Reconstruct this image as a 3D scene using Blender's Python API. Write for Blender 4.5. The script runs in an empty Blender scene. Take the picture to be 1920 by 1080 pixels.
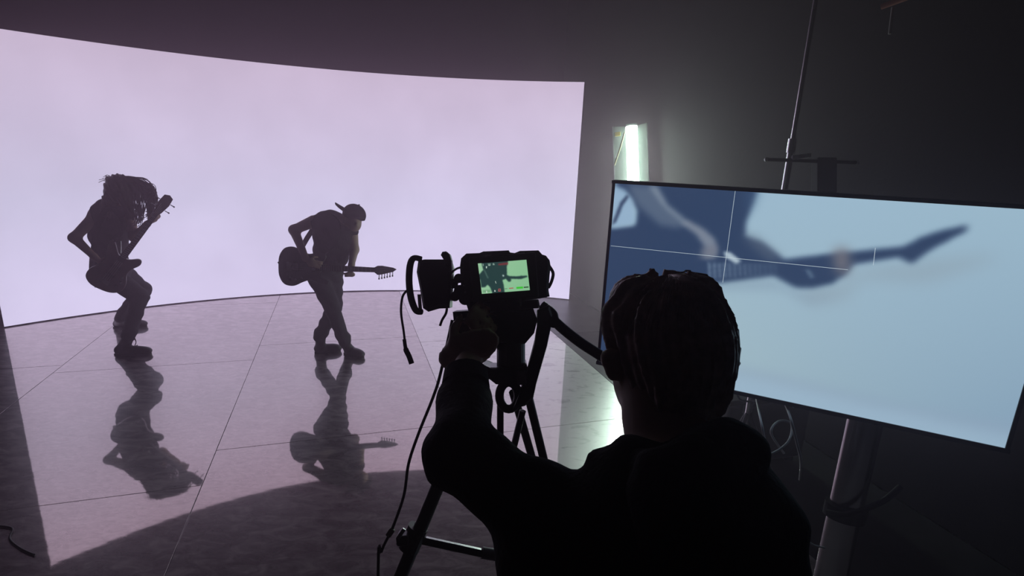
import bpy, bmesh, math, random
import numpy as np
from mathutils import Vector, Matrix

random.seed(7)
rng = np.random.default_rng(7)
sc = bpy.context.scene
COL = sc.collection

# ------------------------------------------------------------------ camera
F_PX, PITCH, ROLL, EYE = 995.0, 0.2426, 0.04445, 2.0
_fw = np.array([0, math.cos(PITCH), -math.sin(PITCH)])
_rt0 = np.array([1.0, 0, 0]); _up0 = np.cross(_rt0, _fw)
RT = _rt0 * math.cos(ROLL) + _up0 * math.sin(ROLL)
UP = -_rt0 * math.sin(ROLL) + _up0 * math.cos(ROLL)
FW = _fw
CAM = np.array([0, 0, EYE])
cd = bpy.data.cameras.new('camera'); cam = bpy.data.objects.new('camera', cd); COL.objects.link(cam)
m = Matrix.Identity(4)
for i in range(3):
    m[i][0] = RT[i]; m[i][1] = UP[i]; m[i][2] = -FW[i]; m[i][3] = CAM[i]
cam.matrix_world = m
cd.sensor_width = 36; cd.lens = 36 * F_PX / 1920; cd.clip_start = 0.02; cd.clip_end = 100
sc.camera = cam

# ------------------------------------------------------------------ world, haze, exposure
HAZE = 0.045
w = bpy.data.worlds.new('world'); sc.world = w; w.use_nodes = True
wn = w.node_tree; wn.nodes.clear()
wo = wn.nodes.new('ShaderNodeOutputWorld'); bg = wn.nodes.new('ShaderNodeBackground')
bg.inputs[0].default_value = (0, 0, 0, 1); bg.inputs[1].default_value = 0
wn.links.new(bg.outputs[0], wo.inputs[0])
if HAZE > 0:                                             # thin stage haze filling the studio
    vs = wn.nodes.new('ShaderNodeVolumeScatter')
    vs.inputs['Color'].default_value = (1, .74, .90, 1)
    vs.inputs['Density'].default_value = HAZE; vs.inputs['Anisotropy'].default_value = 0.70
    wn.links.new(vs.outputs[0], wo.inputs['Volume'])
sc.view_settings.view_transform = 'Standard'; sc.view_settings.look = 'None'
sc.view_settings.exposure = 0.0; sc.view_settings.gamma = 1.0; sc.view_settings.use_curve_mapping = False
sc.cycles.max_bounces = 5; sc.cycles.diffuse_bounces = 3; sc.cycles.glossy_bounces = 4; sc.cycles.volume_bounces = 0
sc.cycles.use_denoising = True

# ------------------------------------------------------------------ helpers
def ray(u, v):
    return FW + RT * (u - 960) / F_PX - UP * (v - 540) / F_PX
def at(u, v, d):
    "point seen at pixel (u, v) at distance d along the lens axis"
    return CAM + ray(u, v) * d
def ground(u, v, z=0.0):
    d = ray(u, v); return CAM + d * ((z - EYE) / d[2])
TH = math.radians(18.0)                                    # the room is turned 18 degrees to the lens
RU = np.array([math.cos(TH), math.sin(TH), 0]); RV = np.array([-math.sin(TH), math.cos(TH), 0])
def W(u, v, z=0.0):
    return RU * u + RV * v + np.array([0, 0, z])
def s2l(c):
    c = np.asarray(c, float) / 255.0
    return np.where(c <= 0.04045, c / 12.92, ((c + 0.055) / 1.055) ** 2.4)
def unit(a):
    a = np.asarray(a, float); return a / np.linalg.norm(a)

def mesh_obj(name, verts, faces, mat=None, parent=None, smooth=False):
    me = bpy.data.meshes.new(name)
    me.from_pydata([tuple(map(float, x)) for x in verts], [], [tuple(map(int, f)) for f in faces])
    me.validate(); me.update()
    bm = bmesh.new(); bm.from_mesh(me); bmesh.ops.recalc_face_normals(bm, faces=bm.faces[:]); bm.to_mesh(me); bm.free()
    if smooth:
        me.polygons.foreach_set('use_smooth', [True] * len(me.polygons)); me.set_sharp_from_angle(angle=math.radians(50))
    o = bpy.data.objects.new(name, me); COL.objects.link(o)
    if mat: me.materials.append(mat)
    if parent: attach(o, parent)
    return o
def attach(o, parent):
    o.parent = parent
    o.matrix_parent_inverse = pmat(parent).inverted()
def pmat(o):
    mm = o.matrix_basis.copy()
    return pmat(o.parent) @ o.matrix_parent_inverse @ mm if o.parent else mm
def empty(name, loc):
    o = bpy.data.objects.new(name, None); o.location = tuple(map(float, loc)); o.empty_display_size = 0.1
    COL.objects.link(o); return o
def tag(o, label, cat, group=None, kind=None):
    o['label'] = label
    if cat: o['category'] = cat
    if group: o['group'] = group
    if kind: o['kind'] = kind
    return o
def struct(o, label=None):
    o['kind'] = 'structure'
    if label: o['label'] = label
    return o

class MB:
    "collects shapes into one mesh"
    def __init__(s): s.v = []; s.f = []
    def add(s, v, f):
        n = len(s.v); s.v += [np.asarray(x, float) for x in v]; s.f += [tuple(i + n for i in q) for q in f]; return s
    def box(s, c, ax, ay, az, bev=0.0):
        "box with centre c and half-axis vectors; bevelled by chamfer when bev>0"
        c, ax, ay, az = map(lambda q: np.asarray(q, float), (c, ax, ay, az))
        if bev <= 0:
            v = [c + i * ax + j * ay + k * az for i in (-1, 1) for j in (-1, 1) for k in (-1, 1)]
            return s.add(v, [(0, 1, 3, 2), (4, 6, 7, 5), (0, 4, 5, 1), (2, 3, 7, 6), (0, 2, 6, 4), (1, 5, 7, 3)])
        bm = bmesh.new(); bmesh.ops.create_cube(bm, size=2)
        L = [np.linalg.norm(q) for q in (ax, ay, az)]
        for q in bm.verts: q.co = Vector((q.co.x * L[0], q.co.y * L[1], q.co.z * L[2]))
        bmesh.ops.bevel(bm, geom=bm.edges[:], offset=min(bev, min(L) * 0.95), segments=3, affect='EDGES', profile=0.5)
        ex, ey, ez = ax / L[0], ay / L[1], az / L[2]
        bm.verts.index_update()
        v = [c + ex * q.co.x + ey * q.co.y + ez * q.co.z for q in bm.verts]
        f = [tuple(x.index for x in q.verts) for q in bm.faces]
        bm.free(); return s.add(v, f)
    def tube(s, pts, r, seg=8, cap=True, flat=None):
        pts = [np.asarray(q, float) for q in pts]; n = len(pts)
        rs = [r] * n if np.isscalar(r) else list(r)
        v = []; f = []; pn = None
        for i, q in enumerate(pts):
            t = unit(pts[min(i + 1, n - 1)] - pts[max(i - 1, 0)])
            if pn is None:
                a = np.array([0, 0, 1.0]) if abs(t[2]) < .9 else np.array([1.0, 0, 0])
                if flat is not None: a = np.asarray(flat[1], float)
                pn = unit(a - t * (a @ t))
            else:
                pn = unit(pn - t * (pn @ t))
            b = np.cross(t, pn)
            for k in range(seg):
                g = 2 * math.pi * k / seg
                ra, rb = (rs[i], rs[i]) if flat is None else (rs[i] * flat[0], rs[i])
                v.append(q + pn * math.cos(g) * ra + b * math.sin(g) * rb)
        for i in range(n - 1):
            for k in range(seg):
                f.append((i * seg + k, i * seg + (k + 1) % seg, (i + 1) * seg + (k + 1) % seg, (i + 1) * seg + k))
        if cap:
            f.append(tuple(range(seg - 1, -1, -1))); f.append(tuple((n - 1) * seg + k for k in range(seg)))
        return s.add(v, f)
    def prism(s, outline, off, bev=0.0):
        "closed 3-D outline swept along the vector off, edges rounded by bev"
        P = [np.asarray(q, float) for q in outline]; n = len(P); off = np.asarray(off, float)
        c = sum(P) / n
        if bev <= 0:
            v = P + [q + off for q in P]
            f = [tuple(range(n)), tuple(range(2 * n - 1, n - 1, -1))]
            f += [(i, i + n, (i + 1) % n + n, (i + 1) % n) for i in range(n)]
            return s.add(v, f)
        e = unit(off) * bev
        R = np.mean([np.linalg.norm(q - c) for q in P]); k = 1 - bev / R
        rings = [[c + (q - c) * k for q in P], [q + e for q in P], [q + off - e for q in P], [c + off + (q - c) * k for q in P]]
        v = sum(rings, []); f = [tuple(range(n)), tuple(range(4 * n - 1, 3 * n - 1, -1))]
        for j in range(3):
            f += [(j * n + i, j * n + n + i, j * n + n + (i + 1) % n, j * n + (i + 1) % n) for i in range(n)]
        return s.add(v, f)
    def ball(s, c, r, seg=12, ring=8, axes=None):
        c = np.asarray(c, float); r = np.broadcast_to(np.asarray(r, float), (3,))
        E = axes if axes is not None else np.eye(3)
        v = [c + E[2] * r[2]]; f = []
        for i in range(1, ring):
            a = math.pi * i / ring
            for k in range(seg):
                b = 2 * math.pi * k / seg
                v.append(c + E[0] * r[0] * math.sin(a) * math.cos(b) + E[1] * r[1] * math.sin(a) * math.sin(b) + E[2] * r[2] * math.cos(a))
        v.append(c - E[2] * r[2])
        for k in range(seg):
            f.append((0, 1 + k, 1 + (k + 1) % seg)); L = len(v) - 1; o = 1 + (ring - 2) * seg
            f.append((L, o + (k + 1) % seg, o + k))
        for i in range(ring - 2):
            for k in range(seg):
                a = 1 + i * seg; f.append((a + k, a + seg + k, a + seg + (k + 1) % seg, a + (k + 1) % seg))
        return s.add(v, f)
    def cyl(s, a, b, r, seg=20): return s.tube([a, b], r, seg)
    def build(s, name, mat, parent=None, smooth=False): return mesh_obj(name, s.v, s.f, mat, parent, smooth)

def spline(pts, n=8, closed=False):
    P = [np.asarray(q, float) for q in pts]; N = len(P); out = []
    for i in range(N if closed else N - 1):
        if closed: a, b, c, d = P[i - 1], P[i], P[(i + 1) % N], P[(i + 2) % N]
        else: a, b, c, d = P[max(i - 1, 0)], P[i], P[i + 1], P[min(i + 2, N - 1)]
        for k in range(n):
            t = k / n
            out.append(0.5 * (2 * b + (c - a) * t + (2 * a - 5 * b + 4 * c - d) * t * t + (3 * b - a - 3 * c + d) * t ** 3))
    if not closed: out.append(P[-1])
    return out

# ---- organic shapes: blended distance fields turned into one skin
def cone(a, b, ra, rb, flat=None, k=None): return ('c', np.asarray(a, float), np.asarray(b, float), ra, rb, flat, k)
def blob(c, r, axes=None, k=None): return ('e', np.asarray(c, float), np.broadcast_to(np.asarray(r, float), (3,)), np.eye(3) if axes is None else np.asarray(axes, float), k)
def field(prims, P, kk, grow, lo, h):
    D = np.full(P.shape[:-1], 9.0)
    for q in prims:
        ends = [(q[1], q[3]), (q[2], q[4])] if q[0] == 'c' else [(q[1], max(q[2]))]
        k = q[-1] if q[-1] is not None else kk
        mg = grow * 1.4 + k + 4 * h + .012
        if q[0] == 'c' and q[5] is not None: mg += max(q[3], q[4]) * .1
        l3 = np.min([c - r for c, r in ends], 0) - mg; h3 = np.max([c + r for c, r in ends], 0) + mg
        i0 = np.maximum(np.floor((l3 - lo) / h).astype(int), 0); i1 = np.minimum(np.ceil((h3 - lo) / h).astype(int) + 1, P.shape[:3])
        sl = tuple(slice(x, y) for x, y in zip(i0, i1))
        Q = P[sl]; Dl = D[sl]
        if q[0] == 'c':
            _, a, b, ra, rb, flat, _k = q
            X = Q - a; ab = b - a; sc_ = 1.0
            if flat is not None:
                n, s_ = unit(flat[0]), flat[1]
                X = X + (X @ n)[..., None] * n * (1 / s_ - 1); ab = ab + n * (ab @ n) * (1 / s_ - 1); sc_ = min(1, s_)
            t = np.clip((X @ ab) / max(ab @ ab, 1e-9), 0, 1)
            d = (np.linalg.norm(X - t[..., None] * ab, axis=-1) - (ra + grow / sc_ + (rb - ra) * t)) * sc_
        else:
            _, c, r, E, _k = q
            L = (Q - c) @ E.T; rr = r + grow
            kq = np.linalg.norm(L / rr, axis=-1); k2 = np.linalg.norm(L / (rr * rr), axis=-1)
            d = kq * (kq - 1) / np.maximum(k2, 1e-6)
        hh = np.clip(0.5 + 0.5 * (Dl - d) / k, 0, 1)
        D[sl] = np.where(Dl > 5, np.minimum(Dl, d), Dl + (d - Dl) * hh - k * hh * (1 - hh))
    return D
def bounds(prims, grow):
    lo = np.full(3, 1e9); hi = -lo
    for q in prims:
        pts = [(q[1], q[3]), (q[2], q[4])] if q[0] == 'c' else [(q[1], max(q[2]))]
        for c, r in pts: lo = np.minimum(lo, c - r * 1.15 - grow - .03); hi = np.maximum(hi, c + r * 1.15 + grow + .03)
    return lo, hi
def nets(Fv, org, h):
    S = Fv < 0; nx, ny, nz = Fv.shape
    cnt = np.zeros((nx - 1, ny - 1, nz - 1)); pos = np.zeros((nx - 1, ny - 1, nz - 1, 3))
    cor = [(i, j, k) for i in (0, 1) for j in (0, 1) for k in (0, 1)]
    sl = lambda A, c: A[c[0]:nx - 1 + c[0], c[1]:ny - 1 + c[1], c[2]:nz - 1 + c[2]]
    for a in cor:
        for ax in range(3):
            if a[ax] == 1: continue
            b = list(a); b[ax] = 1
            fa, fb = sl(Fv, a), sl(Fv, b); x = (fa < 0) != (fb < 0)
            t = np.where(x, fa / np.where(x, fa - fb, 1), 0)
            for d in range(3): pos[..., d] += np.where(x, a[d] + (t if d == ax else 0), 0)
            cnt += x
    M = cnt > 0; idx = np.full(M.shape, -1); idx[M] = np.arange(M.sum())
    ijk = np.argwhere(M)
    V = org + h * (ijk + pos[M] / cnt[M][:, None])
    Q = []
    for ax in range(3):
        lo = [1, 1, 1]; lo[ax] = 0
        A = S[lo[0]:nx - 1, lo[1]:ny - 1, lo[2]:nz - 1]
        sh = [slice(lo[0], nx - 1), slice(lo[1], ny - 1), slice(lo[2], nz - 1)]
        sh2 = list(sh); sh2[ax] = slice(1, nx if ax == 0 else (ny if ax == 1 else nz))
        A = S[tuple(sh)]; B = S[tuple(sh2)]
        e = np.argwhere(A != B); fl = A[A != B]
        e = e + np.array(lo)
        o1, o2 = [(1, 2), (2, 0), (0, 1)][ax]
        d1 = np.eye(3, dtype=int)[o1]; d2 = np.eye(3, dtype=int)[o2]
        g = lambda q: idx[q[:, 0], q[:, 1], q[:, 2]]
        q = np.stack([g(e - d1 - d2), g(e - d2), g(e), g(e - d1)], 1)
        q[~fl] = q[~fl][:, ::-1]; Q.append(q)
    return V, np.concatenate(Q)
def organic(name, prims, mat, parent, h=0.01, k=0.03, grow=0.0, cut=None, shape=None):
    lo, hi = bounds(prims, grow)
    n = np.ceil((hi - lo) / h).astype(int) + 1
    g = np.stack(np.meshgrid(*[lo[i] + h * np.arange(n[i]) for i in range(3)], indexing='ij'), -1)
    Fv = field(prims, g, k, grow, lo, h)
    if shape is not None: Fv = Fv + shape(g)
    if cut is not None: Fv = np.maximum(Fv, cut(g))
    V, Q = nets(Fv, lo, h)
    Q = Q[(Q >= 0).all(1)]
    me = bpy.data.meshes.new(name)
    me.vertices.add(len(V)); me.vertices.foreach_set('co', V.astype(np.float32).ravel())
    me.loops.add(len(Q) * 4); me.loops.foreach_set('vertex_index', Q.astype(np.int32).ravel())
    me.polygons.add(len(Q)); me.polygons.foreach_set('loop_start', np.arange(0, len(Q) * 4, 4, dtype=np.int32))
    me.polygons.foreach_set('use_smooth', np.ones(len(Q), bool))
    me.update(calc_edges=True); me.validate()
    o = bpy.data.objects.new(name, me); COL.objects.link(o); me.materials.append(mat)
    if parent: attach(o, parent)
    return o

# ------------------------------------------------------------------ materials
def mat_new(name):
    mt = bpy.data.materials.new(name); mt.use_nodes = True
    nt = mt.node_tree; b = nt.nodes['Principled BSDF']; return mt, nt, b
def plain(name, rgb, rough=0.6, metal=0.0, spec=0.5, bump=0.0, bscale=60.0, vary=0.25, vscale=8.0):
    mt, nt, b = mat_new(name)
    b.inputs['Roughness'].default_value = rough; b.inputs['Metallic'].default_value = metal
    b.inputs['Specular IOR Level'].default_value = spec
    tc = nt.nodes.new('ShaderNodeTexCoord')
    ns = nt.nodes.new('ShaderNodeTexNoise'); ns.inputs['Scale'].default_value = vscale; ns.inputs['Detail'].default_value = 4
    nt.links.new(tc.outputs['Object'], ns.inputs['Vector'])
    rp = nt.nodes.new('ShaderNodeValToRGB')
    rp.color_ramp.elements[0].position = .3; rp.color_ramp.elements[1].position = .7
    c = np.asarray(rgb, float)
    rp.color_ramp.elements[0].color = (*(c * (1 - vary)), 1); rp.color_ramp.elements[1].color = (*(c * (1 + vary)), 1)
    nt.links.new(ns.outputs['Fac'], rp.inputs[0]); nt.links.new(rp.outputs[0], b.inputs['Base Color'])
    if bump > 0:
        n2 = nt.nodes.new('ShaderNodeTexNoise'); n2.inputs['Scale'].default_value = bscale
        nt.links.new(tc.outputs['Object'], n2.inputs['Vector'])
        bp = nt.nodes.new('ShaderNodeBump'); bp.inputs['Strength'].default_value = bump; bp.inputs['Distance'].default_value = 0.01
        nt.links.new(n2.outputs['Fac'], bp.inputs['Height']); nt.links.new(bp.outputs[0], b.inputs['Normal'])
    return mt
def emit_attr(name, strength=1.0):
    mt = bpy.data.materials.new(name); mt.use_nodes = True; nt = mt.node_tree; nt.nodes.clear()
    o = nt.nodes.new('ShaderNodeOutputMaterial'); e = nt.nodes.new('ShaderNodeEmission'); a = nt.nodes.new('ShaderNodeVertexColor')
    a.layer_name = 'picture'; e.inputs[1].default_value = strength
    nt.links.new(a.outputs[0], e.inputs[0]); nt.links.new(e.outputs[0], o.inputs[0]); return mt
def emit(name, rgb, strength):
    mt = bpy.data.materials.new(name); mt.use_nodes = True; nt = mt.node_tree; nt.nodes.clear()
    o = nt.nodes.new('ShaderNodeOutputMaterial'); e = nt.nodes.new('ShaderNodeEmission')
    e.inputs[0].default_value = (*rgb, 1); e.inputs[1].default_value = strength
    nt.links.new(e.outputs[0], o.inputs[0]); return mt

M_wall = plain('black_wall_paint', (.013, .0118, .012), .8, spec=.2, bump=.15, bscale=25, vary=.15, vscale=2)
M_ceil = plain('black_ceiling_paint', (.02, .018, .02), .9)
M_floorbase = plain('dark_concrete', (.035, .033, .035), .35, spec=.5, bump=.1, bscale=12, vary=.5, vscale=3)
M_black = plain('black_plastic', (.012, .011, .012), .42, spec=.4)
M_blackm = plain('black_matte', (.010, .009, .010), .75, spec=.25)
M_metal = plain('brushed_aluminium', (.55, .54, .56), .32, 1.0, vary=.08, vscale=30)
M_bright = plain('polished_steel', (.97, .95, .98), .27, 1.0, vary=.04, vscale=30)
M_dmetal = plain('black_anodised_metal', (.03, .03, .032), .35, .6)
M_skin = plain('skin', (.42, .26, .21), .55, vary=.08, vscale=20)
M_cloth = plain('black_cotton', (.014, .013, .015), .9, spec=.15, bump=.3, bscale=90)
M_vest = plain('charcoal_vest', (.022, .019, .022), .85, spec=.2, bump=.3, bscale=70)
M_jean = plain('dark_denim', (.035, .032, .040), .85, spec=.2, bump=.3, bscale=120, vary=.4)
M_shoe = plain('black_leather', (.015, .013, .014), .45, spec=.4)
M_rubber = plain('sole_rubber', (.03, .028, .03), .7)
M_hairb = plain('brown_hair', (.05, .026, .018), .5, spec=.5, vary=.4, vscale=40)
M_hairo = plain('auburn_brown_hair', (.36, .18, .14), .4, spec=1.0, vary=.4, vscale=40)
M_cable = plain('black_cable_rubber', (.015, .014, .015), .5)
M_gcable = plain('grey_cable_jacket', (.45, .43, .45), .35)
M_bassbody = plain('dark_stained_wood', (.07, .035, .028), .3, spec=.5, vary=.35, vscale=14)
M_gtr = plain('black_lacquer', (.012, .011, .012), .2, spec=.5)
M_fret = plain('rosewood', (.03, .018, .014), .5)

def floor_material(name, dark, light, lo, hi, rough, ior, gloss):
    mt, nt, b = mat_new(name)
    L = nt.links.new; N = nt.nodes.new
    tc = N('ShaderNodeTexCoord')
    mp = N('ShaderNodeMapping'); mp.inputs['Scale'].default_value = (1.0, 2.2, 1); mp.inputs['Rotation'].default_value = (0, 0, -TH)
    L(tc.outputs['Object'], mp.inputs[0])
    sm = N('ShaderNodeTexNoise'); sm.inputs['Scale'].default_value = 6.5; sm.inputs['Detail'].default_value = 7; sm.inputs['Roughness'].default_value = .62; sm.inputs['Distortion'].default_value = .8
    L(mp.outputs[0], sm.inputs['Vector'])
    fine = N('ShaderNodeTexNoise'); fine.inputs['Scale'].default_value = 26; fine.inputs['Detail'].default_value = 5; fine.inputs['Distortion'].default_value = 1.2
    L(mp.outputs[0], fine.inputs['Vector'])
    r1 = N('ShaderNodeValToRGB'); r1.color_ramp.elements[0].position = lo; r1.color_ramp.elements[1].position = hi
    r1.color_ramp.elements[0].color = (*dark, 1); r1.color_ramp.elements[1].color = (*light, 1)
    L(sm.outputs['Fac'], r1.inputs[0])
    r2 = N('ShaderNodeValToRGB'); r2.color_ramp.elements[0].position = .35; r2.color_ramp.elements[1].position = .68
    r2.color_ramp.elements[0].color = (.62, .62, .62, 1); r2.color_ramp.elements[1].color = (1, 1, 1, 1)
    L(fine.outputs['Fac'], r2.inputs[0])
    mx = N('ShaderNodeMix'); mx.data_type = 'RGBA'; mx.blend_type = 'MULTIPLY'; mx.inputs[0].default_value = .8
    L(r1.outputs[0], mx.inputs[6]); L(r2.outputs[0], mx.inputs[7]); L(mx.outputs[2], b.inputs['Base Color'])
    b.inputs['Roughness'].default_value = rough; b.inputs['IOR'].default_value = ior; b.inputs['Specular IOR Level'].default_value = .7
    gl = N('ShaderNodeBsdfGlossy'); gl.inputs['Color'].default_value = (1.0, .85, .84, 1); gl.inputs['Roughness'].default_value = .035
    fr = N('ShaderNodeFresnel'); fr.inputs['IOR'].default_value = FLOOR_IOR
    sc1 = N('ShaderNodeMath'); sc1.operation = 'MULTIPLY'
    r3 = N('ShaderNodeMapRange'); r3.inputs[1].default_value = .3; r3.inputs[2].default_value = .62; r3.inputs[3].default_value = .80 * gloss; r3.inputs[4].default_value = gloss
    L(fine.outputs['Fac'], r3.inputs[0]); L(fr.outputs[0], sc1.inputs[0]); L(r3.outputs[0], sc1.inputs[1])
    wv = N('ShaderNodeTexNoise'); wv.inputs['Scale'].default_value = 5; wv.inputs['Detail'].default_value = 2; L(mp.outputs[0], wv.inputs['Vector'])
    bp = N('ShaderNodeBump'); bp.inputs['Distance'].default_value = .00012; bp.inputs['Strength'].default_value = 1.0; L(wv.outputs['Fac'], bp.inputs['Height']); L(bp.outputs[0], gl.inputs['Normal'])
    ms = N('ShaderNodeMixShader'); L(sc1.outputs[0], ms.inputs[0]); L(b.outputs[0], ms.inputs[1]); L(gl.outputs[0], ms.inputs[2])
    L(ms.outputs[0], nt.nodes['Material Output'].inputs[0])
    return mt
FLOOR_IOR = 5.6
M_panel = floor_material('glossy_scuffed_stage_panel', (.012, .010, .012), (.62, .52, .55), .42, .66, .30, 2.2, 1.0)
M_dusty = floor_material('dusty_footprinted_stage_panel', (.12, .11, .115), (.85, .80, .80), .34, .46, .36, 3.6, .82)

# ------------------------------------------------------------------ room shell
UL, URT, VB, VF, ZC = -8.0, 3.30, 8.05, -3.0, 5.2
def slab(name, pts, off, mat):
    return struct(MB().prism(pts, off).build(name, mat))
floor = slab('floor', [W(UL, VF), W(URT, VF), W(URT, VB), W(UL, VB)], (0, 0, -.1), M_floorbase)
floor.data.transform(Matrix.Translation((0, 0, -.014)))
slab('wall_back', [W(UL, VB), W(URT + .1, VB), W(URT + .1, VB, ZC), W(UL, VB, ZC)], RV * .1, M_wall)
slab('wall_right', [W(URT, VF), W(URT, VB), W(URT, VB, ZC), W(URT, VF, ZC)], RU * .1, M_wall)
slab('wall_left', [W(UL, VF), W(UL, VB), W(UL, VB, ZC), W(UL, VF, ZC)], -RU * .1, M_wall)
slab('wall_front', [W(UL, VF), W(URT, VF), W(URT, VF, ZC), W(UL, VF, ZC)], -RV * .1, M_wall)
slab('ceiling', [W(UL, VF, ZC), W(URT, VF, ZC), W(URT, VB, ZC), W(UL, VB, ZC)], (0, 0, .1), M_ceil)

# glossy stage panels laid on the slab, in columns with staggered joints
COLS = [(-7.27, -5.66, 3.3), (-5.66, -4.06, 3.7), (-4.06, -2.45, 3.4), (-2.45, -.86, 3.22), (-.86, .76, 3.62), (.76, 2.33, 3.42)]
G = .0016
for (a, b_, s0) in COLS:
    v = s0 - 2 * 2.06
    while v < VB - .1:
        v0, v1 = max(v, VF + .05), min(v + 2.06, VB - .06)
        if v1 - v0 > .1:
            MB().box((W(a, v0) + W(b_, v1)) / 2 + np.array([0, 0, -.006]), RU * ((b_ - a) / 2 - G), RV * ((v1 - v0) / 2 - G), (0, 0, .006), bev=.0015).build('floor_panel', M_dusty if a > .7 else M_panel, floor)
        v += 2.06
# the strip between the stage panels and the side wall
for (v0, v1) in ((-2.9, 1.4), (1.4, 5.47), (5.47, 7.95)):
    MB().box((W(2.33, v0) + W(URT, v1)) / 2 + np.array([0, 0, -.007]), RU * ((URT - 2.33) / 2 - .005), RV * ((v1 - v0) / 2 - .004), (0, 0, .006), bev=.0015).build('edge_floor_panel', M_floorbase, floor)

# ------------------------------------------------------------------ curved LED wall
LC, LR, LH = np.array([-.628, 1.747]), 5.94, 3.0
a0 = math.atan2(5.32 - LC[1], -5.375 - LC[0]); a1 = math.atan2(7.54 - LC[1], .848 - LC[0])
def led_material():
    mt = bpy.data.materials.new('led_screen_lavender'); mt.use_nodes = True; nt = mt.node_tree; nt.nodes.clear()
    N = nt.nodes.new; L = nt.links.new
    o = N('ShaderNodeOutputMaterial'); e = N('ShaderNodeEmission'); tc = N('ShaderNodeTexCoord'); sp = N('ShaderNodeSeparateXYZ')
    L(tc.outputs['Generated'], sp.inputs[0])
    rp = N('ShaderNodeValToRGB'); el = rp.color_ramp.elements
    el[0].position = 0; el[0].color = (*np.minimum(s2l((226, 213, 250)) * np.array([1.14, 1.09, 1.10]), 2), 1); el[1].position = 1; el[1].color = (*s2l((216, 201, 226)) * np.array([1.07, .96, 1.02]), 1)
    x = el.new(.45); x.color = (*s2l((214, 203, 234)) * np.array([1.09, 1.07, 1.09]), 1)
    L(sp.outputs['Z'], rp.inputs[0])
    ns = N('ShaderNodeTexNoise'); ns.inputs['Scale'].default_value = 1.1; ns.inputs['Detail'].default_value = 3
    L(tc.outputs['Object'], ns.inputs[0])
    mr = N('ShaderNodeMapRange'); mr.inputs[1].default_value = .3; mr.inputs[2].default_value = .7; mr.inputs[3].default_value = .95; mr.inputs[4].default_value = 1.05
    L(ns.outputs['Fac'], mr.inputs[0]); L(mr.outputs[0], e.inputs[1]); L(rp.outputs[0], e.inputs[0]); L(e.outputs[0], o.inputs[0])
    return mt
M_led = led_material()
led = empty('led_wall', (LC[0], LC[1] + LR, 0))
tag(led, 'huge curved LED screen wall glowing plain pale lavender behind the two musicians', 'screen')
def arc(r, n=64): return [np.array([LC[0] + r * math.cos(a0 + (a1 - a0) * i / n), LC[1] + r * math.sin(a0 + (a1 - a0) * i / n), 0]) for i in range(n + 1)]
pi_, po = arc(LR), arc(LR + .09)
v = [q + np.array([0, 0, .012]) for q in pi_] + [q + np.array([0, 0, LH]) for q in pi_]
n = len(pi_)
mesh_obj('screen', v, [(i, i + 1, n + i + 1, n + i) for i in range(n - 1)], M_led, led, True)
v = []; fcs = []
pj = arc(LR + .006)
for ring in (pj, po):
    for z in (.0, LH + .004): v += [q + np.array([0, 0, z]) for q in ring]
for i in range(n - 1):
    fcs += [(i, i + 1, n + i + 1, n + i), (2 * n + i, 3 * n + i, 3 * n + i + 1, 2 * n + i + 1), (n + i, n + i + 1, 3 * n + i + 1, 3 * n + i), (i, 2 * n + i, 2 * n + i + 1, i + 1)]
fcs += [(0, n, 3 * n, 2 * n), (n - 1, 3 * n - 1, 4 * n - 1, 2 * n - 1)]
mesh_obj('cabinet', v, fcs, M_blackm, led)

# ------------------------------------------------------------------ people: shared builders
def hand(palm_c, fwd, side, up, s=1.0, curl=0.9, spread=.1, thumb_side=1):
    "primitives of a hand: palm, four unequal bent fingers and a thumb at the side; fwd = wrist to knuckles, up = back of the hand"
    fwd, side, up = unit(fwd), unit(side), unit(up); pr = []
    c = np.asarray(palm_c, float)
    pr.append(blob(c, np.array([.048, .042, .017]) * s, [fwd, side, up], .012 * s))
    for i, (off, ln) in enumerate(((-.030, .070), (-.010, .079), (.010, .075), (.029, .060))):
        a = c + fwd * .040 * s + side * off * s * thumb_side * -1
        d = fwd + side * (off * spread * 10 * -thumb_side); p = a
        for j, fr in enumerate((.45, .32, .25)):
            an = curl * (j * .75 + .25)
            dd = unit(unit(d) * math.cos(an) - up * math.sin(an)); q = p + dd * ln * fr * s
            pr.append(cone(p, q, (.0092 - j * .0008) * s, (.0086 - j * .0008) * s, None, .004 * s)); p = q
    a = c - fwd * .022 * s + side * .034 * s * thumb_side; b = a + unit(fwd * .7 + side * .75 * thumb_side - up * .2) * .038 * s
    e = b + unit(fwd * .9 + side * .1 * thumb_side - up * .5 * curl) * .034 * s
    pr += [cone(a, b, .013 * s, .011 * s, None, .008 * s), cone(b, e, .0105 * s, .0085 * s, None, .004 * s)]
    return pr
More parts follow.
